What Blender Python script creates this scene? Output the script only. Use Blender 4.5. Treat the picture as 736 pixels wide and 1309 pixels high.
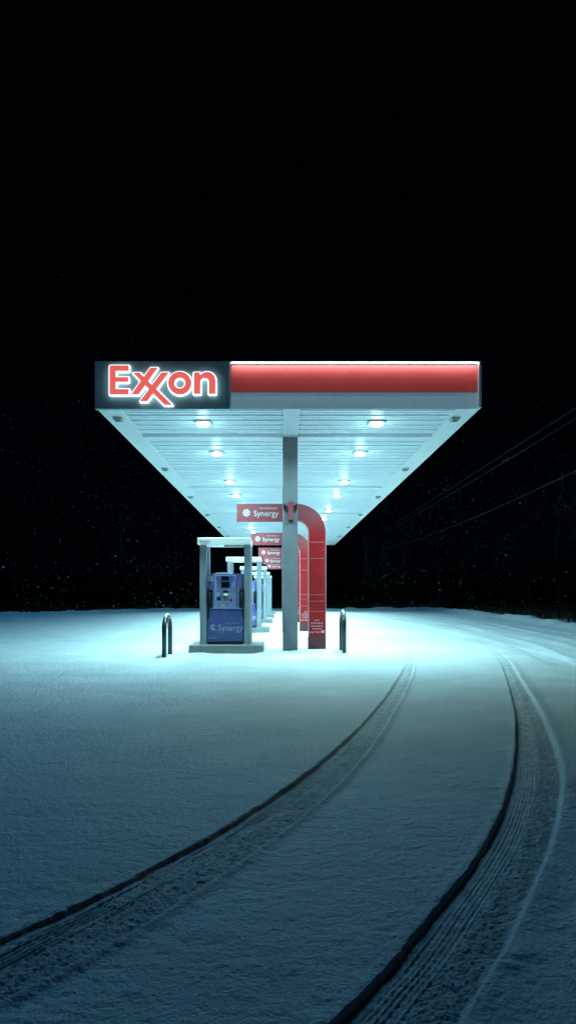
import bpy, bmesh, math, random
import numpy as np
from mathutils import Vector, Matrix
random.seed(7); rng = np.random.default_rng(7)
for o in list(bpy.data.objects): bpy.data.objects.remove(o)
scn = bpy.context.scene
COL = scn.collection
R = math.radians

# ------------------------------------------------------------------ camera
cam = bpy.data.cameras.new('camera'); cam_o = bpy.data.objects.new('camera', cam); COL.objects.link(cam_o)
cam_o.location = (0, 0, 1.25); cam_o.rotation_euler = (R(90), 0, 0)
cam.sensor_fit = 'VERTICAL'; cam.sensor_height = 36; cam.lens = 900/1309*36
cam.shift_y = 105.5/1309; cam.shift_x = 8/1309
cam.clip_start = 0.05; cam.clip_end = 2000
scn.camera = cam_o

# ------------------------------------------------------------------ world, light, exposure
w = bpy.data.worlds.new('World'); scn.world = w; w.use_nodes = True
nt = w.node_tree; nt.nodes.clear()
out = nt.nodes.new('ShaderNodeOutputWorld'); bg = nt.nodes.new('ShaderNodeBackground')
bg.inputs['Color'].default_value = (0.10, 0.16, 0.42, 1); bg.inputs['Strength'].default_value = 0.0022
nt.links.new(bg.outputs[0], out.inputs[0])
# blue fill sun with no visible source, added to tint the foreground snow
sl = bpy.data.lights.new('night_fill', 'SUN'); sl.energy = 0.48; sl.angle = R(14); sl.color = (0.0, 0.42, 1.0)
so = bpy.data.objects.new('night_fill', sl); COL.objects.link(so)
so.rotation_euler = Vector((0.36, -1.0, -0.72)).to_track_quat('-Z', 'Y').to_euler()
LAMP_W = 214; SPILL_W = 6; LAMP_COL = (0.46, 0.93, 0.98)
scn.view_settings.view_transform = 'Standard'; scn.view_settings.look = 'None'
scn.view_settings.gamma = 1; scn.view_settings.exposure = 0
scn.cycles.max_bounces = 6; scn.cycles.diffuse_bounces = 4
scn.cycles.sample_clamp_indirect = 4.0

# ------------------------------------------------------------------ helpers
def mat(name, col, rough=0.5, metal=0, spec=0.5, var=0.12, nscale=6, bump=0.0, bscale=40, emit=None, estr=0, col2=None, coat=0):
    m = bpy.data.materials.new(name); m.use_nodes = True
    n = m.node_tree.nodes; l = m.node_tree.links
    b = n['Principled BSDF']
    b.inputs['Metallic'].default_value = metal
    b.inputs['Specular IOR Level'].default_value = spec
    b.inputs['Coat Weight'].default_value = coat
    tc = n.new('ShaderNodeTexCoord'); no = n.new('ShaderNodeTexNoise')
    no.inputs['Scale'].default_value = nscale; no.inputs['Detail'].default_value = 6
    l.new(tc.outputs['Object'], no.inputs['Vector'])
    cr = n.new('ShaderNodeValToRGB')
    c2 = col2 or tuple(c*(1-var) for c in col); c1 = col if col2 else tuple(min(1, c*(1+var)) for c in col)
    cr.color_ramp.elements[0].position = .35; cr.color_ramp.elements[1].position = .65
    cr.color_ramp.elements[0].color = (*c2, 1); cr.color_ramp.elements[1].color = (*c1, 1)
    l.new(no.outputs['Fac'], cr.inputs['Fac']); l.new(cr.outputs['Color'], b.inputs['Base Color'])
    mr = n.new('ShaderNodeMapRange'); mr.inputs['To Min'].default_value = max(.02, rough-.08); mr.inputs['To Max'].default_value = min(1, rough+.1)
    l.new(no.outputs['Fac'], mr.inputs['Value']); l.new(mr.outputs[0], b.inputs['Roughness'])
    if bump:
        n2 = n.new('ShaderNodeTexNoise'); n2.inputs['Scale'].default_value = bscale; n2.inputs['Detail'].default_value = 4
        l.new(tc.outputs['Object'], n2.inputs['Vector'])
        bp = n.new('ShaderNodeBump'); bp.inputs['Distance'].default_value = bump; bp.inputs['Strength'].default_value = .6
        l.new(n2.outputs['Fac'], bp.inputs['Height']); l.new(bp.outputs[0], b.inputs['Normal'])
    if emit:
        b.inputs['Emission Color'].default_value = (*emit, 1); b.inputs['Emission Strength'].default_value = estr
    return m

M = {}
M['white_paint'] = mat('white_paint', (.72, .74, .75), .35, var=.04)
M['soffit'] = mat('soffit', (.78, .83, .88), .36, spec=.4, var=.02, nscale=1.5)
M['white_added_glow'] = mat('white_added_glow', (.74, .78, .82), .4, var=.03, emit=(.35, .75, 1.0), estr=.13)  # front fascia white, with a mild glow added to brighten it
M['roof'] = mat('roof', (.5, .5, .5), .7)
M['slate_panel'] = mat('slate_panel', (.19, .36, .44), .45, var=.08, nscale=3)
M['red_bar'] = mat('red_bar', (.85, .12, .10), .5, var=.05, nscale=2, emit=(1, .08, .085), estr=.11)
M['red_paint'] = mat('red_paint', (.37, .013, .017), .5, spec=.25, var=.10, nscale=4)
def _arm_sheen():                      # gloss sheen painted into the arm's red as a paler tone; the leg keeps its colour
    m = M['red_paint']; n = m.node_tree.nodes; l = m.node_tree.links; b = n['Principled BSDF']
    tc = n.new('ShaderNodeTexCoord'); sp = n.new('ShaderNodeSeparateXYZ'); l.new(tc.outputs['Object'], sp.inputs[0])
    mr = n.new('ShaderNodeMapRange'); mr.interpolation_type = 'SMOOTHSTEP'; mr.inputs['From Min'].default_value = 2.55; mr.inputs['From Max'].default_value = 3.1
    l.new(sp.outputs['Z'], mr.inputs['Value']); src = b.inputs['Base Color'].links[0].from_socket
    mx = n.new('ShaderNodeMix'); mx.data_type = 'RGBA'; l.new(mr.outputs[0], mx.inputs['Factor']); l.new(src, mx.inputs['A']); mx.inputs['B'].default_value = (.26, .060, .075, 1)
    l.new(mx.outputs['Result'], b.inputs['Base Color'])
_arm_sheen()
M['red_muted'] = mat('red_muted', (.25, .05, .065), .38, var=.10, nscale=4, coat=.3)
M['red_edge'] = mat('red_edge', (.75, .42, .42), .4)
M['red_dark'] = mat('red_dark', (.13, .03, .04), .6)
M['letter_red'] = mat('letter_red', (.7, .05, .05), .4, emit=(1.0, .17, .155), estr=.75)
M['halo'] = mat('halo', (.9, .95, .95), .4, emit=(.95, .98, .92), estr=1.8)
M['led'] = mat('led', (.9, .95, .95), .4, emit=(.82, .90, 1.0), estr=18)
M['lens'] = mat('lens', (.9, .95, .95), .3, emit=(.80, 1.0, 1.0), estr=30)
M['fixture'] = mat('fixture', (.34, .36, .37), .35, metal=.4)
M['column'] = mat('column', (.15, .155, .17), .5, var=.07, nscale=2.5, bump=.002, bscale=8)
M['frame'] = mat('frame', (.31, .35, .39), .42, var=.07, nscale=5)
M['header'] = mat('header', (.85, .88, .88), .4, var=.03, emit=(.62, .95, .98), estr=.22)
M['blue'] = mat('blue', (.24, .28, .60), .4, var=.08, nscale=7)
M['blue_pale'] = mat('blue_pale', (.42, .44, .76), .42, var=.08, nscale=7)
M['blue_dark'] = mat('blue_dark', (.12, .16, .42), .38, nscale=14, col2=(.08, .10, .32))
M['black'] = mat('black', (.012, .013, .016), .35)
M['screen'] = mat('screen', (.01, .012, .02), .15)
M['lcd'] = mat('lcd', (.6, .7, .7), .3, emit=(.7, 1, 1), estr=.5)
M['rubber'] = mat('rubber', (.015, .015, .018), .6, spec=.2)
M['concrete'] = mat('concrete', (.25, .265, .275), .8, var=.10, nscale=9, bump=.006, bscale=30)
M['bollard'] = mat('bollard', (.016, .022, .026), .3, metal=0, var=.2)
M['text_white'] = mat('text_white', (.62, .62, .64), .45, var=.03)
M['text_grey'] = mat('text_grey', (.30, .30, .32), .5)
M['text_pale'] = mat('text_pale', (.72, .74, .88), .45)
M['text_pink'] = mat('text_pink', (.52, .17, .19), .45)
M['sticker_red'] = mat('sticker_red', (.65, .05, .09), .4)
M['key'] = mat('key', (.35, .40, .5), .4)
M['snow_bit'] = mat('snow_bit', (.82, .86, .88), .7, var=.04)
M['flake'] = mat('flake', (.42, .38, .38), .8, spec=.1)
M['wire'] = mat('wire', (.03, .03, .035), .5)
M['pole'] = mat('pole', (.05, .04, .035), .8)

def new_obj(name, me, parent=None, loc=(0, 0, 0), rot=(0, 0, 0)):
    o = bpy.data.objects.new(name, me); COL.objects.link(o); o.location = loc; o.rotation_euler = rot
    if parent: o.parent = parent
    return o
def thing(name, label, cat, loc=(0, 0, 0), rz=0, group=None):
    o = bpy.data.objects.new(name, None); COL.objects.link(o); o.location = loc; o.rotation_euler = (0, 0, rz)
    o.empty_display_size = .2
    return tag(o, label, cat, group)
def tag(o, label, cat=None, group=None, kind=None):
    o['label'] = label
    if cat: o['category'] = cat
    if group: o['group'] = group
    if kind: o['kind'] = kind
    return o
def bm_obj(name, bm, m, parent=None, smooth=False):
    me = bpy.data.meshes.new(name); bmesh.ops.recalc_face_normals(bm, faces=bm.faces); bm.to_mesh(me); bm.free()
    me.materials.append(M[m] if isinstance(m, str) else m)
    if smooth:
        for p in me.polygons: p.use_smooth = True
    return new_obj(name, me, parent)
def box(bm, x0, x1, y0, y1, z0, z1, bev=0.0):
    r = bmesh.ops.create_cube(bm, size=1)
    vs = r['verts']
    for v in vs:
        v.co = Vector((x0 + (v.co.x+.5)*(x1-x0), y0 + (v.co.y+.5)*(y1-y0), z0 + (v.co.z+.5)*(z1-z0)))
    if bev:
        es = list({e for v in vs for e in v.link_edges})
        bmesh.ops.bevel(bm, geom=es, offset=bev, segments=2, affect='EDGES', profile=.5)
def B(name, m, parent, *a, bev=.006):
    bm = bmesh.new(); box(bm, *a, bev=bev); return bm_obj(name, bm, m, parent)
def prism(bm, pts, y0, y1):
    """polygon in x,z extruded along y"""
    a = [bm.verts.new((x, y0, z)) for x, z in pts]; b = [bm.verts.new((x, y1, z)) for x, z in pts]
    n = len(pts)
    f = bm.faces.new(a); g = bm.faces.new(b[::-1])
    for i in range(n): bm.faces.new((a[i], a[(i+1) % n], b[(i+1) % n], b[i]))
    f.normal_update(); g.normal_update()
    bmesh.ops.triangulate(bm, faces=[f, g], ngon_method='EAR_CLIP')
def ring(bm, cx, cz, ro, ri, y0, y1, n=48, sx=1, sz=1, a0=0, a1=2*math.pi):
    full = abs(a1-a0-2*math.pi) < 1e-6
    k = n if full else n+1
    P = []
    for i in range(k):
        a = a0+(a1-a0)*i/n; c, s = math.cos(a)*sx, math.sin(a)*sz
        P.append([bm.verts.new((cx+r*c, y, cz+r*s)) for r, y in ((ro, y0), (ri, y0), (ri, y1), (ro, y1))])
    for i in range(n):
        p, q = P[i], P[(i+1) % k]
        for j in range(4): bm.faces.new((p[j], p[(j+1) % 4], q[(j+1) % 4], q[j]))
    if not full: bm.faces.new(P[0]); bm.faces.new(P[-1][::-1])
def tube(bm, pts, rad, n=10, cap=True):
    rings = []
    for i, p in enumerate(pts):
        d = (Vector(pts[min(i+1, len(pts)-1)])-Vector(pts[max(i-1, 0)])).normalized()
        u = d.orthogonal().normalized() if i == 0 else (pu - d*pu.dot(d)).normalized()
        pu = u; v = d.cross(u)
        r = rad[i] if hasattr(rad, '__len__') else rad
        rings.append([bm.verts.new(Vector(p)+(u*math.cos(2*math.pi*k/n)+v*math.sin(2*math.pi*k/n))*r) for k in range(n)])
    for a, b in zip(rings, rings[1:]):
        for k in range(n): bm.faces.new((a[k], a[(k+1) % n], b[(k+1) % n], b[k]))
    if cap: bm.faces.new(rings[0][::-1]); bm.faces.new(rings[-1])
def text(name, s, size, m, parent, x, y, z, align='CENTER', depth=.002, bold=0.0, sx=1.0):
    cu = bpy.data.curves.new(name, 'FONT'); cu.body = s; cu.size = size; cu.align_x = align; cu.align_y = 'CENTER'
    cu.extrude = depth; cu.offset = bold; cu.resolution_u = 3
    t = bpy.data.objects.new('t', cu); COL.objects.link(t)
    dg = bpy.context.evaluated_depsgraph_get(); me = bpy.data.meshes.new_from_object(t.evaluated_get(dg))
    bpy.data.objects.remove(t); bpy.data.curves.remove(cu)
    me.materials.clear(); me.materials.append(M[m]); me.name = name
    me.transform(Matrix.Rotation(R(90), 4, 'X') @ Matrix.Diagonal((sx, 1, 1, 1)))
    return new_obj(name, me, parent, (x, y, z))
def copy_tree(o, parent=None):
    c = o.copy(); COL.objects.link(c)
    if parent: c.parent = parent
    for ch in list(o.children): copy_tree(ch, c)
    return c

# ------------------------------------------------------------------ noise for the ground
def vnoise(x, y, seed=0):
    xi = np.floor(x).astype(np.int64); yi = np.floor(y).astype(np.int64); fx = x-xi; fy = y-yi
    fx = fx*fx*fx*(fx*(fx*6-15)+10); fy = fy*fy*fy*(fy*(fy*6-15)+10)
    def h(a, b):
        n = (a*374761393 + b*668265263 + seed*974711) & 0xffffffff
        n = ((n ^ (n >> 13))*1274126177) & 0xffffffff
        return ((n ^ (n >> 16)) & 0xffff)/65535.0
    return (h(xi, yi)*(1-fx)+h(xi+1, yi)*fx)*(1-fy) + (h(xi, yi+1)*(1-fx)+h(xi+1, yi+1)*fx)*fy - .5
def sstep(a, b, t):
    t = np.clip((t-a)/(b-a), 0, 1); return t*t*(3-2*t)

F, H = 900.0, 1.25
def w2(px, py):
    y = H*F/(py-760); return ((px-360)*y/F, y)
def spline(pts):
    P = [np.array(w2(*p)) for p in pts]; P.sort(key=lambda p: p[1])
    ys = np.log([p[1] for p in P]); xs = np.array([p[0] for p in P])
    # smooth monotone-in-y curve: natural cubic spline in log(y)
    n = len(xs); h = np.diff(ys); A = np.zeros((n, n)); r = np.zeros(n); A[0, 0] = A[-1, -1] = 1
    for i in range(1, n-1):
        A[i, i-1] = h[i-1]; A[i, i] = 2*(h[i-1]+h[i]); A[i, i+1] = h[i]
        r[i] = 6*((xs[i+1]-xs[i])/h[i]-(xs[i]-xs[i-1])/h[i-1])
    m = np.linalg.solve(A, r)
    def f(y):
        t = np.log(np.maximum(y, .3)); tc = np.clip(t, ys[0], ys[-1])
        i = np.clip(np.searchsorted(ys, tc)-1, 0, n-2)
        a = ys[i+1]-tc; b = tc-ys[i]; hh = h[i]
        v = m[i]*a**3/(6*hh)+m[i+1]*b**3/(6*hh)+(xs[i]/hh-m[i]*hh/6)*a+(xs[i+1]/hh-m[i+1]*hh/6)*b
        s0 = (xs[1]-xs[0])/h[0]; s1 = (xs[-1]-xs[-2])/h[-1]
        return v + np.where(t < ys[0], (t-ys[0])*s0, 0) + np.where(t > ys[-1], (t-ys[-1])*s1, 0)
    return f
LL = spline([(-120, 1250), (0, 1196), (100, 1152), (200, 1103), (300, 1048), (400, 981), (450, 937), (490, 893), (510, 864), (518, 848)])
LR = spline([(-120, 1330), (0, 1281), (100, 1230), (200, 1172), (300, 1108), (400, 1033), (455, 980), (490, 932), (513, 893), (529, 852)])
RL = spline([(415, 1308), (500, 1224), (560, 1153), (610, 1090), (640, 1035), (655, 982), (659, 940), (656, 902), (647, 868), (638, 846)])
RR = spline([(585, 1320), (606, 1280), (642, 1222), (682, 1138), (706, 1080), (719, 1020), (720, 988), (712, 958), (701, 930), (683, 895), (664, 865), (652, 846)])
FA = spline([(736, 856), (690, 834), (645, 818), (600, 804), (562, 792), (530, 786)])
FB = spline([(736, 834), (690, 819), (645, 807), (600, 797), (562, 789)])
FC = spline([(736, 848), (660, 829), (600, 816), (540, 802), (480, 791)])

def edge_y(x):
    e = np.where(x > -10, 57.0, 57 + (x+10)*1.6)
    e = np.maximum(e, 40)
    return e + vnoise(x*.25, x*0+3, 5)*2.0
def edge_x(y): return 11.8 + np.clip(y-26, -30, 40)*.055 + vnoise(y*.3, y*0, 9)*.35

def track(x, y, xl, xr, D, seed, ribs=6):
    slope = np.abs((xl(y*1.01)-xl(y*.99))/(y*.02)); c = 1/np.sqrt(1+slope**2)      # across-track scale
    a, b = xl(y), xr(y); wd = np.maximum(b-a, .05); t = (x-a)/wd; dl = (x-a)*c; dr = (x-b)*c
    wob = vnoise(y*9, x*0+seed, seed)*.006 + vnoise(y*31, x*0+seed, seed+1)*.005
    inside = sstep(-.003, .014, dl+wob)*(1-sstep(-.035, .006, dr+wob*.6))
    # the right half is churned loose snow lying a little higher than the pressed tread
    floor = -D*(1-.22*sstep(.40, .56, t)) + vnoise(x*5, y*5, seed+12)*.006
    rib = np.zeros_like(x)
    for k in range(ribs):
        tc = .15 + k*.062 + .012*vnoise(y*2, x*0+k, seed+40+k)
        rib += np.exp(-((t-tc)/.011)**2)*(.0075 if seed == 31 else .0048)*np.clip(.8+1.0*vnoise(y*4, x*0+k*3, seed+k), 0, 1.2)
    tread = .0012*np.sin(y*2*math.pi/.045 + t*22)*(t > .10)*(t < .50)*np.clip(.3+3*vnoise(x*3, y*3, seed+50), 0, 1)
    churn = (vnoise(x*26, y*26, seed+20)*.0035 + vnoise(x*60, y*60, seed+21)*.006 + vnoise(x*120, y*120, seed+22)*.005)*(.25+.75*sstep(.42, .52, t))*(1-sstep(.94, 1.0, t))
    z = inside*(floor+rib+tread+churn)
    z += .004*np.exp(-((dl+.02)/.02)**2)*(.4+1.2*(vnoise(y*14, x*0, seed+3)+.5)*.8)
    # ridge pushed up on the right: steep inside, long gentle back
    rd = np.where(dr < .006, np.exp(-((dr-.006)/.012)**2), np.exp(-((dr-.006)/(.035 if seed == 31 else .08))**2))
    z += (.020 if seed == 31 else .020)*rd*(.85+.25*vnoise(y*6, x*0, seed+4))
    return z, inside, t

def height(x, y):
    z = vnoise(x*.35, y*.35, 1)*.05 + vnoise(x*1.1, y*1.5, 2)*.022 + vnoise(x*3.1, y*4.5, 3)*.010
    z += vnoise(x*7, y*13, 4)*.0085 + vnoise(x*21, y*30, 6)*.0058 + vnoise(x*50, y*62, 7)*.0034 + vnoise(x*110, y*130, 17)*.0030
    z *= .62
    fade = 1-sstep(11.0, 14.2, y)*.9
    wear = np.zeros_like(z)
    m = (y > .4) & (y < 30)
    for xl, xr, D, sd in ((LL, LR, .025, 31), (RL, RR, .029, 57)):
        d, ins, tt = track(x, y, xl, xr, D, sd)
        z = np.where(m, z*(1-.6*ins*fade) + d*fade*(1-sstep(18, 22, y)), z)
        wr = ins*sstep(0, .06, tt)*(1-sstep(.88, .97, tt))*(.55 + .75*(vnoise(x*19, y*19, sd+60)+vnoise(x*45, y*45, sd+61)) + .30*sstep(.44, .56, tt))
        wear = np.where(m & (y > .4), np.maximum(wear, wr*(1-sstep(9, 16, y)*.75)*(1-sstep(18, 22, y))), wear)
    for f, wdt, D in ((FA, .28, .03), (FB, .3, .025), (FC, .3, .02)):
        s = np.sqrt(1+((f(y*1.01)-f(y*.99))/(y*.02))**2)
        for off in (0, 1.5):
            dd = (x-f(y)-off*1.0)/s
            z -= D*np.exp(-(dd/wdt)**4)*sstep(10, 13, y)*(1-sstep(44, 50, y))
            z += .012*np.exp(-((dd-wdt*1.15)/.09)**2)*sstep(10, 13, y)*(1-sstep(44, 50, y))
    # drifts against islands, columns and arches
    for k in range(5):
        y0 = 14.6+7.5*k
        dx = np.maximum(np.abs(x+1.16)-.80, 0); dy = np.maximum(np.abs(y-y0-.62)-.64, 0)
        z += .045*np.exp(-(dx*dx+dy*dy)/.03)*(1+1.0*vnoise(x*3, y*3, 11+k))
        for cx, cw in ((.19, .19), (.81, .22)):
            dx = np.maximum(np.abs(x-cx)-cw, 0); dy = np.abs(y-15.75-7.5*k)
            z += .03*np.exp(-(dx*dx/.02+dy*dy/.05))
    # snow ridge, then the unlit bank beyond the lot
    ed = np.minimum(edge_y(x)-y, edge_x(y)-x)
    z += np.exp(-((ed-.8)/.55)**2)*(.10+.14*(vnoise(x*1.3, y*1.3, 8)+.5) + .04*(x > 5))
    z += sstep(-9, -1.2, -np.abs(np.minimum(ed, 0))-0) * 0
    z += (1-sstep(-9, -1, ed))*(.55+.5*vnoise(x*.15, y*.15, 13)) + (1-sstep(-60, -15, ed))*1.5
    global WEAR
    WEAR = np.clip(wear, 0, 1)
    return z, ed

us = np.concatenate([-np.geomspace(400, 1.0, 40), -np.geomspace(.98, .46, 60), np.linspace(-.455, .455, 720), np.geomspace(.46, .98, 60), np.geomspace(1.0, 400, 40)])
us = np.unique(us)
ys = [-60, -30, -15, -8, -4, -2, -1, -.4, 0, .3, .55, .8]
y = 1.0
while y < 6: ys.append(y); y *= 1.0021
while y < 17: ys.append(y); y *= 1.0040
while y < 70: ys.append(y); y *= 1.0085
while y < 700: ys.append(y); y *= 1.12
ys = np.array(ys); U, Y = np.meshgrid(us, ys); X = U*np.maximum(Y, 1.0)
X = np.clip(X, -500, 500) + 0*U
# keep clipped columns distinct
X = np.where(np.abs(U) > 1, np.sign(U)*np.minimum(np.abs(U)*np.maximum(Y, 1), 500+np.abs(U)), X)
Z, ED = height(X, Y); WR = WEAR.copy()
nr, nc = X.shape
co = np.stack([X, Y, Z], -1).reshape(-1, 3).astype(np.float32)
i = (np.arange(nr-1)[:, None]*nc + np.arange(nc-1)[None]).ravel()
quads = np.stack([i, i+1, i+nc+1, i+nc], -1).astype(np.int32)
me = bpy.data.meshes.new('snow_ground'); me.vertices.add(len(co)); me.vertices.foreach_set('co', co.ravel())
me.loops.add(quads.size); me.loops.foreach_set('vertex_index', quads.ravel())
me.polygons.add(len(quads)); me.polygons.foreach_set('loop_start', np.arange(len(quads), dtype=np.int32)*4)
me.polygons.foreach_set('loop_total', np.full(len(quads), 4, np.int32))
me.update(calc_edges=True); me.shade_smooth()
a2 = me.attributes.new('wear', 'FLOAT', 'POINT'); a2.data.foreach_set('value', WR.ravel().astype(np.float32))
at = me.attributes.new('cover', 'FLOAT', 'POINT'); at.data.foreach_set('value', ED.ravel().astype(np.float32))
g = new_obj('snow_ground', me); g['kind'] = 'structure'
tag(g, 'snow covered forecourt with curving tyre tracks and dark verge beyond', None, None, 'structure')
ms = bpy.data.materials.new('snow'); ms.use_nodes = True; n = ms.node_tree.nodes; l = ms.node_tree.links; b = n['Principled BSDF']
tc = n.new('ShaderNodeTexCoord')
n1 = n.new('ShaderNodeTexNoise'); n1.inputs['Scale'].default_value = 80; n1.inputs['Detail'].default_value = 5; n1.inputs['Roughness'].default_value = .7
n2 = n.new('ShaderNodeTexNoise'); n2.inputs['Scale'].default_value = 1.3; n2.inputs['Detail'].default_value = 5
nv = n.new('ShaderNodeTexNoise'); nv.inputs['Scale'].default_value = 1.6; nv.inputs['Detail'].default_value = 8; nv.inputs['Roughness'].default_value = .75
for q in (n1, n2, nv): l.new(tc.outputs['Object'], q.inputs['Vector'])
bp = n.new('ShaderNodeBump'); bp.inputs['Strength'].default_value = 1.0; bp.inputs['Distance'].default_value = .024
n3 = n.new('ShaderNodeTexNoise'); n3.inputs['Scale'].default_value = 24; n3.inputs['Detail'].default_value = 3; l.new(tc.outputs['Object'], n3.inputs['Vector'])
mh = n.new('ShaderNodeMath'); mh.operation = 'MULTIPLY_ADD'; mh.inputs[1].default_value = .9; l.new(n3.outputs['Fac'], mh.inputs[0]); l.new(n1.outputs['Fac'], mh.inputs[2])
l.new(mh.outputs[0], bp.inputs['Height']); l.new(bp.outputs[0], b.inputs['Normal'])
cr = n.new('ShaderNodeValToRGB'); cr.color_ramp.elements[0].position = .3; cr.color_ramp.elements[1].position = .7
cr.color_ramp.elements[0].color = (.70, .76, .80, 1); cr.color_ramp.elements[1].color = (.84, .88, .90, 1); l.new(n2.outputs['Fac'], cr.inputs['Fac'])
aa = n.new('ShaderNodeAttribute'); aa.attribute_name = 'cover'
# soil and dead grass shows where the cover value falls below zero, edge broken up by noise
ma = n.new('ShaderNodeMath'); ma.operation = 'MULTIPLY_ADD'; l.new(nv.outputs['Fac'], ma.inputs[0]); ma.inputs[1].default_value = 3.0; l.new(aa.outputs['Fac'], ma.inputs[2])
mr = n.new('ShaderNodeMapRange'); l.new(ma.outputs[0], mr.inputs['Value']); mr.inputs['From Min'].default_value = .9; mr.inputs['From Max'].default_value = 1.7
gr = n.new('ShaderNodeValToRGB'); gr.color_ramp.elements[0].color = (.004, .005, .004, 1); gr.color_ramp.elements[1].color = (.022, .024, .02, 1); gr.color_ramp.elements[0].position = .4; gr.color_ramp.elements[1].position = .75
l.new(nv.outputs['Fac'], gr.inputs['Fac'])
mx = n.new('ShaderNodeMix'); mx.data_type = 'RGBA'; l.new(mr.outputs[0], mx.inputs['Factor']); l.new(gr.outputs['Color'], mx.inputs['A']); 
aw = n.new('ShaderNodeAttribute'); aw.attribute_name = 'wear'       # pressed thin snow lets the asphalt through
mw = n.new('ShaderNodeMath'); mw.operation = 'MULTIPLY'; mw.inputs[1].default_value = .52; l.new(aw.outputs['Fac'], mw.inputs[0])
mz = n.new('ShaderNodeMix'); mz.data_type = 'RGBA'; l.new(mw.outputs[0], mz.inputs['Factor']); l.new(cr.outputs['Color'], mz.inputs['A']); mz.inputs['B'].default_value = (.12, .125, .14, 1)
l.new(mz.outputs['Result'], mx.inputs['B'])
l.new(mx.outputs['Result'], b.inputs['Base Color']); b.inputs['Roughness'].default_value = .65
ms_ = n.new('ShaderNodeMath'); ms_.operation = 'MULTIPLY'; ms_.inputs[1].default_value = .22; l.new(mr.outputs[0], ms_.inputs[0]); l.new(ms_.outputs[0], b.inputs['Specular IOR Level'])
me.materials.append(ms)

def ground_z(x, y):
    z, _ = height(np.array([float(x)]), np.array([float(y)])); return float(z[0])

# ------------------------------------------------------------------ canopy
CX0, CX1, CY0, CY1, CZ, CT = -3.50, 3.75, 13.36, 49.96, 4.77, 5.64
can = thing('canopy', 'long flat filling station canopy with pale ribbed soffit and red fascia bar', 'canopy', (.12, CY0, 0))
def P(o):                       # parts are modelled in world space; bring them into the thing's frame
    par = o.parent; o.location = Vector(o.location) - par.location; return o
sx0, sx1 = CX0+.42, CX1-.42
# ribbed soffit: shallow pans running across the canopy
bm = bmesh.new(); pitch = .4064; yy = CY0+.10; prof = []
while yy < CY1-.12:
    e = min(yy+pitch, CY1-.1)
    prof += [(yy, 4.800), (yy+.01, 4.87), (yy+.13, 4.87), (yy+.14, 4.800)]
    if e-yy > .3: prof += [(yy+.258, 4.800), (yy+.262, 4.835), (yy+.298, 4.835), (yy+.302, 4.800)]
    yy = e
prof.append((CY1-.1, 4.800))
xs = list(np.linspace(sx0, sx1, 19)); cols = []
for xx in xs:
    cols.append([bm.verts.new((xx, a, z)) for a, z in prof])
for a, b_ in zip(cols, cols[1:]):
    for j in range(len(prof)-1): bm.faces.new((a[j], b_[j], b_[j+1], a[j+1]))
so_ = P(bm_obj('soffit', bm, 'soffit', can))
B_ = lambda *a, **k: P(B(*a, **k))
B_('roof_deck', 'roof', can, CX0+.03, CX1-.03, CY0+.03, CY1-.03, 4.885, 5.58)
for (a, b_) in ((CX0+.021, sx0+.002), (sx1-.002, CX1-.021)):
    B_('soffit_edge_trim', 'white_paint', can, a, b_, CY0+.02, CY1-.02, 4.785, 4.855, bev=.004)
for k in range(5):
    yb = 15.75+7.5*k
    bm = bmesh.new(); box(bm, sx0, sx1, yb-.11, yb+.11, 4.745, 4.797, .008)
    P(bm_obj('ceiling_beam', bm, 'soffit', can))
bm = bmesh.new(); box(bm, .03, .35, CY0+.03, 15.6, 4.772, 4.799, .004); P(bm_obj('reflection_strip', bm, 'soffit', can))  # pale strip standing in for the column's reflection in the soffit
# fascias
B_('side_fascia', 'white_paint', can, CX0, CX0+.02, CY0+.0, CY1, CZ, CT, bev=.003)
B_('side_fascia', 'white_paint', can, CX1-.02, CX1, CY0+.0, CY1, CZ, CT, bev=.003)
B_('back_fascia', 'white_paint', can, CX0+.022, CX1-.022, CY1-.02, CY1, CZ, CT, bev=.003)
B_('front_fascia', 'white_added_glow', can, -.96, CX1-.022, CY0, CY0+.02, CZ, 5.085, bev=.003)
B_('corner_trim', 'white_paint', can, CX1-.045, CX1+.004, CY0-.118, CY0-.001, CZ+.001, CT, bev=.004)
bm = bmesh.new()                                              # gently bowed illuminated red bar
x0, x1 = -.955, CX1-.05; N = 14; z0b, z1b = 5.092, 5.60
pr = [(CY0-.012-.012*math.sin(math.pi*j/N), z0b+(z1b-z0b)*j/N) for j in range(N+1)]
L_ = [bm.verts.new((x0, a, z)) for a, z in pr]; R_ = [bm.verts.new((x1, a, z)) for a, z in pr]
for j in range(N): bm.faces.new((L_[j], R_[j], R_[j+1], L_[j+1]))
for S in (L_, R_):
    q = [bm.verts.new((S[0].co.x, CY0-.002, z1b)), bm.verts.new((S[0].co.x, CY0-.002, z0b))]; bm.faces.new(S+q)
P(bm_obj('red_bar', bm, 'red_bar', can, smooth=False))
B_('bar_lip', 'white_paint', can, x0, x1, CY0-.115, CY0+.02, 5.622, CT+.006, bev=.003)
B_('light_strip', 'led', can, x0+.01, x1-.01, CY0-.11, CY0-.085, 5.604, 5.620, bev=.002)
# columns, one per island
for k in range(5):
    yb = 15.63+7.5*k
    bm = bmesh.new(); box(bm, .02, .355, yb, yb+.32, -.05, 4.743, .012)
    box(bm, -.01, .385, yb-.03, yb+.35, -.05, ground_z(.19, yb-.1)+.008, .004)
    P(bm_obj('column', bm, 'column', can))

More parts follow.
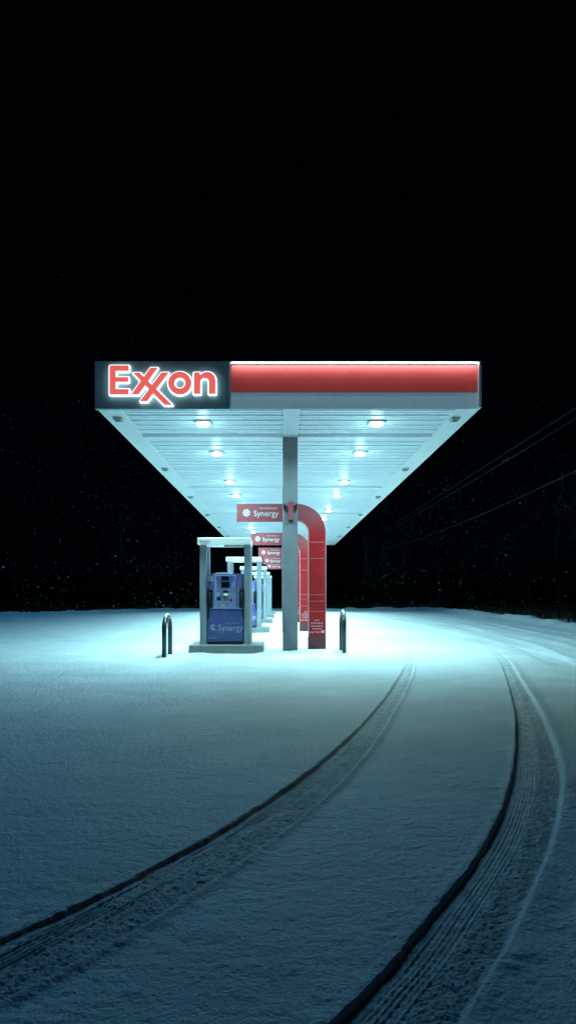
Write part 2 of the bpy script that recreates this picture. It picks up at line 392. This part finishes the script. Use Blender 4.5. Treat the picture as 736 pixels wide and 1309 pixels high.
# ------------------------------------------------------------------ canopy sign
sg = thing('canopy_sign', 'slate grey sign panel with red halo lit letters on canopy front left', 'sign', (-2.245, CY0-.1, CZ))
B_('panel', 'slate_panel', sg, -3.515, -.975, CY0-.10, CY0-.001, 4.745, CT+.005, bev=.006)
def s2w(px, py): s = (CY0-.13)/F; return ((px-360)*s, 1.25+(760-py)*s)
def offset_poly(pts, d):
    P_ = [Vector(p) for p in pts]; n = len(P_); A = sum(P_[i].x*P_[(i+1) % n].y-P_[(i+1) % n].x*P_[i].y for i in range(n))
    if A < 0: P_ = P_[::-1]
    outp = []
    for i in range(n):
        a, b_, c = P_[i-1], P_[i], P_[(i+1) % n]
        d1 = (b_-a).normalized(); d2 = (c-b_).normalized(); n1 = Vector((d1.y, -d1.x)); n2 = Vector((d2.y, -d2.x))
        cr_ = d1.x*d2.y-d1.y*d2.x
        if cr_ > .2:
            a0 = math.atan2(n1.y, n1.x); a1 = math.atan2(n2.y, n2.x)
            if a1 < a0: a1 += 2*math.pi
            for j in range(6): t = a0+(a1-a0)*j/5; outp.append((b_.x+d*math.cos(t), b_.y+d*math.sin(t)))
        else:
            m_ = (n1+n2); m_ = m_/max(.2, m_.dot(n1)) if m_.length > 1e-6 else n1; outp.append((b_.x+m_.x*d, b_.y+m_.y*d))
    return outp
def letter(name, polys, rings=()):
    d = .024
    back = bmesh.new(); front = bmesh.new(); yb = CY0-.165; yf = CY0-.205
    for j, p in enumerate(polys):
        pw = [s2w(*q) for q in p]; e = .0013*j
        prism(back, offset_poly(pw, d), yb-e, yb+.035-e)
        prism(front, offset_poly(pw, .002), yf-e, yf+.032-e)
    for (cx, cy, ro, ri, sx, sz) in rings:
        X0, Z0 = s2w(cx, cy); s = (CY0-.13)/F
        ring(back, X0, Z0, ro*s+d, ri*s-d, yb, yb+.035, sx=sx, sz=sz)
        ring(front, X0, Z0, ro*s+.002, ri*s-.002, yf, yf+.032, sx=sx, sz=sz)
    lt = P(bm_obj(name, front, 'letter_red', sg))
    h_ = bm_obj('halo_backing', back, 'halo', lt); h_.location = -(sg.location + lt.location)
E = [(141.6, 468.7), (165.6, 468.7), (165.6, 475.2), (149, 475.2), (149, 483.6), (165, 483.6), (165, 489.2), (149, 489.2), (149, 498.8), (165.6, 498.8), (165.6, 505.3), (141.6, 505.3)]
letter('letter_e', [E])
letter('letters_xx', [[(171.2, 478), (179.8, 478), (220.6, 518.6), (211.2, 518.6)], [(169.3, 505.3), (178.2, 505.3), (202.2, 471.6), (193.4, 471.6)], [(180.2, 514), (189, 514), (216.2, 477.7), (207.4, 477.7)]])
letter('letter_o', [], [(230.6, 491.0), ] and [(230.6, 491.0, 14.3, 7.0, 1.02, 1.0)])
nn = [(248.6, 504.4), (248.6, 477.6), (256.0, 477.6), (256.0, 480.6)]
for j in range(9):
    a = math.pi*(.78-.78*j/8); nn.append((265.2+10.6*math.cos(a)*1.0, 487.2-10.4*math.sin(a)))
nn += [(275.8, 504.4), (267.6, 504.4), (267.6, 489.5)]
for j in range(6):
    a = math.pi*(j+1)/7; nn.append((262.1+5.4*math.cos(a), 488.8-4.6*math.sin(a)))
nn += [(256.6, 489.5), (256.6, 504.4)]
letter('letter_n', [nn])

# ------------------------------------------------------------------ ceiling lights
def ceiling_light(x, y, lab):
    t = thing('ceiling_light', lab, 'light', (x, y, 4.795), 0, 'lamps set into the canopy soffit')
    bm = bmesh.new()
    box(bm, -.18, .18, -.18, .18, -.03, .01, .006)
    bm_obj('housing', bm, 'fixture', t)
    bm = bmesh.new(); bmesh.ops.create_uvsphere(bm, u_segments=20, v_segments=10, radius=.128)
    for v in bm.verts: v.co.z = v.co.z*.42 - .035
    bm_obj('lens', bm, 'lens', t, smooth=True)
    ld = bpy.data.lights.get('lamp') or bpy.data.lights.new('lamp', 'AREA')
    ld.shape = 'DISK'; ld.size = .30; ld.energy = LAMP_W; ld.color = LAMP_COL; ld.spread = R(159)
    lo = bpy.data.objects.new('lamp', ld); COL.objects.link(lo); lo.parent = t; lo.location = (0, 0, -.108)
    pd = bpy.data.lights.get('lamp_spill') or bpy.data.lights.new('lamp_spill', 'POINT')
    pd.shadow_soft_size = .10; pd.energy = SPILL_W; pd.color = LAMP_COL
    po = bpy.data.objects.new('lamp_spill', pd); COL.objects.link(po); po.parent = t; po.location = (0, 0, -.26)
LY = []
for k in range(5): LY += [F*(.0161+.00835*k), F*(.0195+.00835*k)]
ordn = ['first', 'second', 'third', 'fourth', 'fifth', 'sixth', 'seventh', 'eighth', 'ninth', 'tenth']
for k, yy in enumerate(LY):
    for x, s in ((-1.62, 'left'), (1.95, 'right')):
        ceiling_light(x, yy, f'{ordn[k]} square lamp from the front in the {s} row of the canopy soffit')

# small grey boxes along both soffit edges
for k in range(6):
    for x, s in ((-3.27, 'left'), (3.46, 'right')):
        t = thing('soffit_box', f'{ordn[k]} small dark box from the front under the {s} soffit edge', 'box', (x, 14.1+5.65*k, 4.785), 0, 'small boxes under the soffit edges')
        bm = bmesh.new(); box(bm, -.09, .09, -.11, .11, -.05, 0, .01); bm_obj('housing', bm, 'fixture', t)
        bm = bmesh.new(); box(bm, -.055, .055, -.075, .075, -.062, -.051, .003); bm_obj('cover', bm, 'black', t)

# ------------------------------------------------------------------ arch signs
def swirl(name, cx, cz, r, m, parent, y):
    bm = bmesh.new()
    ring(bm, cx, cz, r*.62, r*.42, y-.004, y)
    for k in range(7):
        a = 2*math.pi*k/7; ring(bm, cx, cz, r, r*.74, y-.004, y, n=6, a0=a, a1=a+.62)
    ring(bm, cx, cz, r*.24, r*.05, y-.004, y, n=16)
    return bm_obj(name, bm, m, parent)
def arch_sign():
    t = thing('arch_sign', '', 'sign')
    # profile (x,z): arm from -1.05 to bend, quarter ring, leg to the ground.
    zt, zb, xo, xi = 3.31, 2.90, .995, .60
    ro = .66; ri = ro-.40; cx, cz = xo-ro, zt-ro
    d0, d1 = 0.0, .13
    out_ = [(-1.02, zt)] + [(cx+ro*math.sin(a), cz+ro*math.cos(a)) for a in np.linspace(0, math.pi/2, 20)] + [(xo, -.06)]
    inn = [(xi, -.06)] + [(cx+ri*math.sin(a), cz+ri*math.cos(a)) for a in np.linspace(math.pi/2, 0, 20)] + [(-1.02, zt-.40)]
    k_ = 13
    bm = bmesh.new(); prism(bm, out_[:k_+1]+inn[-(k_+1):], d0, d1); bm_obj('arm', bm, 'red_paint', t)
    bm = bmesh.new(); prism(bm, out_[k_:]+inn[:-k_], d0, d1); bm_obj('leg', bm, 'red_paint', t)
    # pale rim along the inner edge and outer edge
    def rim(path, s, nm):
        bm = bmesh.new(); pv = []
        for x, z in path: pv.append([bm.verts.new((x, y_, z)) for y_ in (d0-.006, d1+.006)])
        off = []
        for j, (x, z) in enumerate(path):
            a = Vector(path[max(j-1, 0)]); b_ = Vector(path[min(j+1, len(path)-1)]); dd = (b_-a).normalized(); nn_ = Vector((dd.y, -dd.x))*s
            off.append([bm.verts.new((x+nn_.x, y_, z+nn_.y)) for y_ in (d0-.006, d1+.006)])
        for j in range(len(path)-1):
            bm.faces.new((pv[j][0], pv[j+1][0], pv[j+1][1], pv[j][1])); bm.faces.new((off[j][0], off[j+1][0], off[j+1][1], off[j][1]))
            bm.faces.new((pv[j][0], pv[j+1][0], off[j+1][0], off[j][0])); bm.faces.new((pv[j][1], pv[j+1][1], off[j+1][1], off[j][1]))
        return bm_obj(nm, bm, 'red_edge', t)
    rim([p for p in inn if True][:21] + [(cx-.02, cz+ri)], .016, 'inner_rim')
    rim([(cx+ro*math.sin(a), cz+ro*math.cos(a)) for a in np.linspace(.6, math.pi/2, 16)] + [(xo, 0)], -.010, 'outer_rim')
    for z in (2.44, 2.07, 1.245, 1.10, .865):
        bm = bmesh.new(); box(bm, xi+.035, xo-.035, -.0035, -.0005, z-.006, z+.006); bm_obj('panel_line', bm, 'text_pink', t)
    B('base_cover', 'red_dark', t, xi-.006, xo+.006, -.008, d1+.008, -.05, .30, bev=.004)
    swirl('swirl_emblem', -.80, 3.105, .085, 'text_white', t, -.001)
    text('brand_lettering', 'Synergy', .185, 'text_white', t, -.355, -.004, 3.085, sx=.98)
    text('small_lettering', 'FUEL TECHNOLOGY', .052, 'text_white', t, -.30, -.004, 3.205, sx=.88)
    # pictograms and small print low on the leg
    for (zz, k) in ((.665, 2), (.60, 5), (.535, 5), (.475, 4)):
        for j in range(k):
            xx = (xi+xo)/2 + (j-(k-1)/2)*.055; h_ = .016; bm = bmesh.new()
            if (j+k) % 2: ring(bm, xx, zz, h_*.95, h_*.35, -.004, -.0005, n=12)
            else: box(bm, xx-.011, xx+.011, -.004, -.0005, zz-h_, zz+h_*.9)
            bm_obj('pictogram', bm, 'text_white', t)
    text('small_print', 'pay here', .075, 'text_white', t, .765, -.004, .40)
    bm = bmesh.new(); ring(bm, .93, .41, .035, .002, -.004, -.0005, n=16); bm_obj('round_badge', bm, 'text_white', t)
    # bracket that wraps the column
    bm = bmesh.new(); box(bm, .145, .26, -.40, -.352, 2.90, 3.31, .004); bm_obj('bracket', bm, 'red_muted', t)
    for s, x in ((1, .035), (-1, .345)):
        bm = bmesh.new(); prism(bm, [(x, 3.27), (x+s*.095, 3.20), (x, 3.12)], -.40, -.353); bm_obj('gusset', bm, 'black', t)
    bm = bmesh.new(); box(bm, .15, .255, -.40, -.352, 2.87, 2.897); bm_obj('bracket_foot', bm, 'black', t)
    return t
a0 = arch_sign(); a0.location = (0, 15.98, 0)
arch_labels = ['nearest red arch sign bending over beside the front column', 'second red arch sign behind the nearest one', 'third red arch sign, its arm just under the second', 'fourth red arch sign along the pump row', 'farthest red arch sign, lowest of the stacked arms']
for k in range(5):
    t = a0 if k == 0 else copy_tree(a0)
    t.location = (0, 15.98+7.5*k, 0); t['label'] = arch_labels[k]; t['group'] = 'red arch signs along the pump row'

# ------------------------------------------------------------------ islands and dispensers
def island():
    bm = bmesh.new(); box(bm, -.77, .77, 0, 1.28, -.08, .20, .02)
    for v in bm.verts: v.co += Vector((random.uniform(-.003, .003), random.uniform(-.003, .003), random.uniform(-.002, .002)))
    return bm_obj('pump_island', bm, 'concrete')
isl0 = island()
def dispenser():
    t = thing('fuel_dispenser', '', 'fuel pump')
    z0 = .20
    for x0, x1 in ((-.555, -.415), (.375, .51)):
        for y0 in (.14, .80): B('frame_post', 'frame', t, x0, x1, y0, y0+.14, z0, 2.302, bev=.012)
        bm = bmesh.new(); box(bm, x0-.02, x1+.02, .12, .96, z0-.002, z0+.02, .004); bm_obj('base_plate', bm, 'frame', t)
    hd = B('header', 'header', t, -.60, .515, .10, .98, 2.298, 2.435, bev=.012)
    text('header_lettering', 'Exxon', .085, 'text_grey', hd, -.44, .0975, 2.366)
    B('header_lamp', 'fixture', t, -.06, .36, .3, .5, 2.262, 2.296, bev=.006)
    # cabinet
    bm = bmesh.new(); box(bm, -.41, .37, .22, .86, z0+.02, .94, .012); bm_obj('lower_cabinet', bm, 'blue_dark', t)
    bm = bmesh.new(); box(bm, -.41, .37, .20, .88, .945, 1.685, .02); up = bm_obj('upper_cabinet', bm, 'blue', t)
    B('plinth', 'black', t, -.405, .365, .205, .87, z0+.0, z0+.055, bev=.004)
    d = B('lower_door', 'blue_dark', t, -.385, .345, .203, .222, .27, .92, bev=.006)
    bm = bmesh.new(); ring(bm, -.275, .56, .062, .042, .197, .2015, n=26, a0=.9, a1=5.6); ring(bm, -.262, .56, .036, .022, .197, .2015, n=20, a0=1.3, a1=5.1)
    bm_obj('swirl_emblem', bm, 'text_pale', d)
    text('brand_lettering', 'Synergy', .185, 'text_pale', d, .085, .199, .545, sx=.92)
    text('small_lettering', 'FUEL TECHNOLOGY', .034, 'text_pale', d, .12, .199, .645)
    text('corner_lettering', 'Exxon', .065, 'text_pale', d, -.285, .199, .335)
    # centre console between the two nozzle bays
    B('console', 'blue_pale', t, -.255, .205, .165, .199, .96, 1.66, bev=.012)
    bm = bmesh.new()
    pts = [(-.205, 1.64), (.165, 1.64), (.175, 1.60), (.13, 1.535), (-.165, 1.535), (-.21, 1.60)]; prism(bm, pts, .09, .164)
    top = bm_obj('display_hood', bm, 'blue_dark', t)
    B('display', 'screen', top, -.10, .06, .082, .0895, 1.55, 1.63, bev=.003)
    sc = B('screen_surround', 'blue', t, -.155, .125, .140, .1635, 1.37, 1.525, bev=.008)
    B('screen', 'screen', sc, -.105, .075, .134, .1395, 1.39, 1.51, bev=.003)
    B('card_reader', 'black', t, -.065, .04, .135, .1635, 1.285, 1.33, bev=.004)
    B('receipt_slot', 'lcd', t, -.05, .03, .142, .1635, 1.235, 1.275, bev=.003)
    B('price_display', 'text_pale', t, -.195, -.14, .155, .1635, 1.22, 1.30, bev=.003)
    B('keypad_plate', 'black', t, -.20, -.115, .15, .1635, 1.125, 1.185, bev=.004)
    kp = B('keypad', 'black', t, -.06, .036, .158, .1635, 1.122, 1.208, bev=.002)
    for i_ in range(3):
        for j in range(3):
            bm = bmesh.new(); box(bm, -.055+i_*.032, -.055+i_*.032+.022, .15, .1575, 1.13+j*.026, 1.13+j*.026+.018, .002); bm_obj('key', bm, 'key', kp)
    B('red_sticker', 'sticker_red', t, .075, .125, .158, .1635, 1.10, 1.155, bev=.002)
    for i_ in range(4):
        bm = bmesh.new(); box(bm, -.19+i_*.09, -.135+i_*.09, .152, .1635, 1.01, 1.055, .006); bt = bm_obj('grade_button', bm, ('key', 'text_pale', 'key', 'text_pale')[i_], t)
    B('price_sign', 'text_pale', t, -.39, -.275, .190, .1985, 1.53, 1.63, bev=.003)
    B('notice', 'text_white', t, .235, .262, .190, .1985, 1.30, 1.39, bev=.002)
    for x, s in ((-.345, -1), (.325, 1)):
        bay = B('nozzle_bay', 'black', t, x-.055, x+.055, .175, .199, .965, 1.35, bev=.008)
        bm = bmesh.new()
        tube(bm, [(x, .15, 1.30), (x, .13, 1.22), (x, .12, 1.10), (x, .14, 1.02)], [.018, .032, .034, .02], 10)
        tube(bm, [(x, .15, 1.30), (x, .165, 1.335)], .012, 8)
        bm_obj('nozzle', bm, 'rubber', t, smooth=True)
        bm = bmesh.new(); q = []
        for j in range(25):
            a = j/24; q.append((x+s*.035*math.sin(a*math.pi), .14-.05*math.sin(a*math.pi), 1.02-.55*math.sin(a*math.pi)+.60*a*1.0))
        tube(bm, q, .011, 8); bm_obj('hose', bm, 'rubber', t, smooth=True)
    bm = bmesh.new(); bmesh.ops.create_grid(bm, x_segments=22, y_segments=8, size=.5)
    for v in bm.verts:
        ex = max(0, 1-(abs(v.co.x)*2)**4)*max(0, 1-(abs(v.co.y)*2)**4)
        v.co = Vector((v.co.x*.42-.10, v.co.y*.5+.5, 1.684+ex*(.022+.018*random.random())))
    bm_obj('snow_cap', bm, 'snow_bit', t, smooth=True)
    return t
d0 = dispenser()
dl = ['nearest blue fuel dispenser in a pale metal frame with white header', 'second blue fuel dispenser, partly behind the nearest', 'third fuel dispenser in the receding pump row', 'fourth fuel dispenser in the receding pump row', 'farthest fuel dispenser at the end of the pump row']
for k in range(5):
    t = d0 if k == 0 else copy_tree(d0); t.location = (-1.16, 14.6+7.5*k, 0)
    t['label'] = dl[k]; t['group'] = 'fuel dispensers in a row'
    s = isl0 if k == 0 else copy_tree(isl0); s.location = (-1.16, 14.6+7.5*k, 0)
    tag(s, ['nearest low', 'second low', 'third low', 'fourth low', 'farthest low'][k]+' grey concrete island under its fuel dispenser', 'island', 'concrete pump islands')

# ------------------------------------------------------------------ bollards
def bollard(x, y, hgt, L, lab):
    t = thing('hoop_bollard', lab, 'bollard', (x, y, 0), 0, 'steel hoop bollards at the ends of the forecourt island')
    r = L/2; p = [(0, 0, -.06), (0, 0, hgt-r)]
    for j in range(1, 17):
        a = math.pi*j/16; p.append((0, r-r*math.cos(a), hgt-r*.72+r*.72*math.sin(a)))
    p[1] = (0, 0, hgt-r*.72); p.append((0, L, -.06))
    bm = bmesh.new(); tube(bm, p, .048, 20); bm_obj('hoop', bm, 'bollard', t, smooth=True)
    bm = bmesh.new(); q = []
    for j in range(4, 13):
        a = math.pi*j/16; q.append((0, r-r*math.cos(a), hgt-r*.72+r*.72*math.sin(a)+.043))
    tube(bm, q, [.008]+[.02]*7+[.008], 8); bm_obj('snow_cap', bm, 'snow_bit', t, smooth=True)
bollard(-2.35, 14.1, .80, .74, 'dark hoop bollard left of the nearest fuel dispenser')
bollard(1.338, 15.1, .85, .74, 'dark hoop bollard right of the red arch sign')

# ------------------------------------------------------------------ verge grass, brush, trees
def brush(name, lab, pts, hmin, hmax, wd, m):
    n_ = len(pts); V = np.zeros((n_*3, 3), np.float32)
    ang = rng.uniform(0, math.pi, n_); hh = rng.uniform(hmin, hmax, n_)
    gz, _ = height(pts[:, 0], pts[:, 1])
    ww = wd*(.6+.8*rng.random(n_))*.5
    lean = rng.normal(0, .28, (n_, 2))*hh[:, None]
    V[0::3] = np.stack([pts[:, 0]-np.cos(ang)*ww, pts[:, 1]-np.sin(ang)*ww, gz-.03], -1)
    V[1::3] = np.stack([pts[:, 0]+np.cos(ang)*ww, pts[:, 1]+np.sin(ang)*ww, gz-.03], -1)
    V[2::3] = np.stack([pts[:, 0]+lean[:, 0], pts[:, 1]+lean[:, 1], gz+hh], -1)
    me = bpy.data.meshes.new(name); me.from_pydata(V.tolist(), [], np.arange(n_*3).reshape(-1, 3).tolist())
    me.materials.append(m); o = new_obj(name, me); tag(o, lab, 'grass', None, 'stuff'); return o
mg = mat('dead_grass', (.05, .048, .042), .9, spec=0, col2=(.02, .02, .018), nscale=1.2)
mgs = mat('frosted_grass', (.45, .48, .5), .8, col2=(.10, .10, .10), nscale=2.0)
xs_ = rng.uniform(-34, 30, 26000); ya = edge_y(xs_)+.3+np.abs(rng.normal(0, 3.0, 26000)); ok = (edge_x(ya)-xs_ > -8)
p1 = np.stack([xs_[ok], ya[ok]], -1)
yb_ = rng.uniform(18, 60, 16000); xb_ = edge_x(yb_)+.3+np.abs(rng.normal(0, 2.2, 16000)); p2 = np.stack([xb_, yb_], -1)
brush('grass', 'dark dead grass on the bank beyond the snowy lot', np.concatenate([p1, p2]), .12, .55, .03, mg)
yb_ = rng.uniform(22, 44, 2600); xb_ = edge_x(yb_)+.1+np.abs(rng.normal(0, .7, 2600)); k_ = vnoise(yb_*.8, yb_*0, 44) > -.05
brush('frosted_grass', 'frosted grass tufts along the right edge of the lot', np.stack([xb_[k_], yb_[k_]], -1), .05, .28, .035, mgs)

xu = rng.uniform(-48, 42, 42000); yu = 68+rng.uniform(0, 30, 42000)
hu = 42000; xr_ = edge_x(yu[:9000]*.5+4)+10+rng.uniform(0, 10, 9000); yr_ = yu[:9000]*.5-4+rng.uniform(0, 14, 9000)
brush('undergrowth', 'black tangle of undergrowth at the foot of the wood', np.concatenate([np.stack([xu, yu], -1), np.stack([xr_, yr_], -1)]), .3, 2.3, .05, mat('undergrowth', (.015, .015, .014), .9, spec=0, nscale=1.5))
mt = mat('bark', (.034, .032, .036), .9, spec=.05, var=.3)
n = mt.node_tree.nodes; l = mt.node_tree.links; b = n['Principled BSDF']
ge = n.new('ShaderNodeNewGeometry'); sp = n.new('ShaderNodeSeparateXYZ'); l.new(ge.outputs['Normal'], sp.inputs[0])
mr = n.new('ShaderNodeMapRange'); l.new(sp.outputs['Z'], mr.inputs['Value']); mr.inputs['From Min'].default_value = .6; mr.inputs['From Max'].default_value = .9
src = b.inputs['Base Color'].links[0].from_socket; mx = n.new('ShaderNodeMix'); mx.data_type = 'RGBA'
l.new(mr.outputs[0], mx.inputs['Factor']); l.new(src, mx.inputs['A']); mx.inputs['B'].default_value = (.16, .17, .19, 1); l.new(mx.outputs['Result'], b.inputs['Base Color'])
M['bark'] = mt
def tree_mesh(seed, Ht):
    rr = random.Random(seed); tb = bmesh.new(); cb = bmesh.new()
    tp = [Vector((0, 0, -.3))]
    for j in range(1, 9): tp.append(Vector((rr.uniform(-.12, .12)*j*.5, rr.uniform(-.12, .12)*j*.5, Ht*.9*j/8)))
    tube(tb, tp, [.16*(1-j/9.5)*Ht/9 for j in range(9)], 8)
    def br(p, d, L, r, lv):
        q = [p]; n_ = 3
        for j in range(n_):
            d = (d+Vector((rr.uniform(-.25, .25), rr.uniform(-.25, .25), rr.uniform(-.1, .22)))).normalized(); q.append(q[-1]+d*L/n_)
        tube(cb, q, [r, r*.75, r*.5, r*.25], 4 if lv < 2 else 3, cap=False)
        if lv < 3:
            for k in range(5 if lv < 2 else 4):
                t = rr.uniform(.25, 1); s = q[min(int(t*n_), n_-1)].lerp(q[min(int(t*n_)+1, n_)], (t*n_) % 1)
                nd = (d+Vector((rr.uniform(-1, 1), rr.uniform(-1, 1), rr.uniform(-.3, .6)))).normalized()
                br(s, nd, L*rr.uniform(.45, .65), max(r*.45, .006), lv+1)
    for k in range(11):
        f = rr.uniform(.18, .98); s = tp[min(int(f*8), 7)].lerp(tp[min(int(f*8)+1, 8)], (f*8) % 1); a = rr.uniform(0, 6.28)
        br(s, Vector((math.cos(a), math.sin(a), rr.uniform(.2, .8))).normalized(), Ht*(.38*(1.15-f)), .045*(1.1-f)+.012, 0)
    return tb, cb
protos = []
for s in range(5):
    tb, cb = tree_mesh(s+1, 9+s)
    t = thing('bare_tree', 'bare leafless tree in the dark wood behind the lot', 'tree', (0, 0, 0), 0, 'bare trees in the dark wood')
    bm_obj('trunk', tb, 'bark', t); bm_obj('crown', cb, 'bark', t); protos.append(t)
spots = []
for j in range(26): spots.append((-34+j*2.75+random.uniform(-1, 1), 67+random.uniform(0, 16)))
for j in range(12): spots.append((19+random.uniform(0, 9)+j*.2, 30+j*3.6+random.uniform(-1, 1)))
for j in range(5): spots.append((-27-random.uniform(0, 5), 46+j*4.5))
for j, (x, y) in enumerate(spots):
    t = protos[j] if j < 5 else copy_tree(protos[j % 5])
    t.location = (x, y, ground_z(x, y)-.05); t.rotation_euler = (0, 0, random.uniform(0, 6.28)); s = random.uniform(.8, 1.15); t.scale = (s, s, s)
    t['group'] = 'bare trees in the dark wood'; t['category'] = 'tree'

# ------------------------------------------------------------------ power lines and poles
def pole(x, y, h, lab):
    t = thing('utility_pole', lab, 'pole', (x, y, ground_z(x, y)))
    bm = bmesh.new(); tube(bm, [(0, 0, -.3), (0, 0, h*.5), (0, 0, h)], [.16, .14, .11], 12); bm_obj('post', bm, 'pole', t, smooth=True)
    B('crossarm', 'pole', t, -.9, .9, -.12, -.02, h-.45, h-.33)
pole(10.4, 88, 8.2, 'dark wooden pole on the verge at the far right')
pole(24.4, 88, 8.4, 'dark wooden pole in the trees at the far right')
def wire(p, q, sag, lab):
    bm = bmesh.new(); P_, Q_ = Vector(p), Vector(q)
    pts = [P_.lerp(Q_, t)-Vector((0, 0, sag*4*t*(1-t))) for t in np.linspace(0, 1, 40)]
    tube(bm, pts, .008, 6); o = bm_obj('power_line', bm, 'wire'); tag(o, lab, 'cable', 'overhead cables at the right')
wire((10.4, 4, 8.0), (10.4, 88, 7.9), .15, 'highest overhead cable at the right edge of the sky')
wire((10.4, 4, 7.6), (10.4, 88, 7.6), .15, 'overhead cable just below the highest one')
wire((10.4, 4, 6.4), (10.4, 88, 6.6), 1.1, 'middle overhead cable sagging below the top pair')
wire((28.4, 40, 6.0), (24.4, 88, 8.0), .4, 'upper of the two lowest overhead cables at the right')
wire((28.4, 40, 5.4), (24.4, 88, 7.2), .5, 'lowest overhead cable above the right edge of the lot')

# ------------------------------------------------------------------ falling snow
NF = 17000
fx = rng.uniform(-26, 26, NF*2); fy = rng.uniform(5, 66, NF*2); fz = 14*rng.random(NF*2)**1.3+.15
ok = ~((np.abs(fx-.12) < 4.0) & (fy > 13.0) & (fy < 50.5) & (fz < 6)) & (np.abs(fx) < fy*.46)
ok &= ~(((fz-1.25)/fy > .28) & (rng.random(NF*2) > .04))
ok &= ~((fy < 13.6) & True)
ok &= ~((fy < 18) & (fz < 1.6))
fx, fy, fz = fx[ok][:NF], fy[ok][:NF], fz[ok][:NF]
nF = len(fx); base = np.array([(1, 0, 0), (-1, 0, 0), (0, 1, 0), (0, -1, 0), (0, 0, 1), (0, 0, -1)], float)
tri = np.array([(0, 2, 4), (2, 1, 4), (1, 3, 4), (3, 0, 4), (2, 0, 5), (1, 2, 5), (3, 1, 5), (0, 3, 5)])
sz = rng.uniform(.004, .0092, nF)*(1+.8*(rng.random(nF) > .97)); ar = rng.uniform(.8, 1.6, (nF, 3))
th = rng.uniform(0, math.pi, nF); v = base[None]*ar[:, None]*sz[:, None, None]
c_, s_ = np.cos(th)[:, None], np.sin(th)[:, None]; vx = v[..., 0]*c_-v[..., 2]*s_; vz = v[..., 0]*s_+v[..., 2]*c_
v = np.stack([vx+fx[:, None], v[..., 1]+fy[:, None], vz+fz[:, None]], -1).reshape(-1, 3)
fc = (tri[None]+6*np.arange(nF)[:, None, None]).reshape(-1, 3)
me = bpy.data.meshes.new('falling_snow'); me.from_pydata(v.tolist(), [], fc.tolist()); me.materials.append(M['flake'])
tag(new_obj('falling_snow', me), 'fine snowflakes drifting through the dark air', 'snow', None, 'stuff')
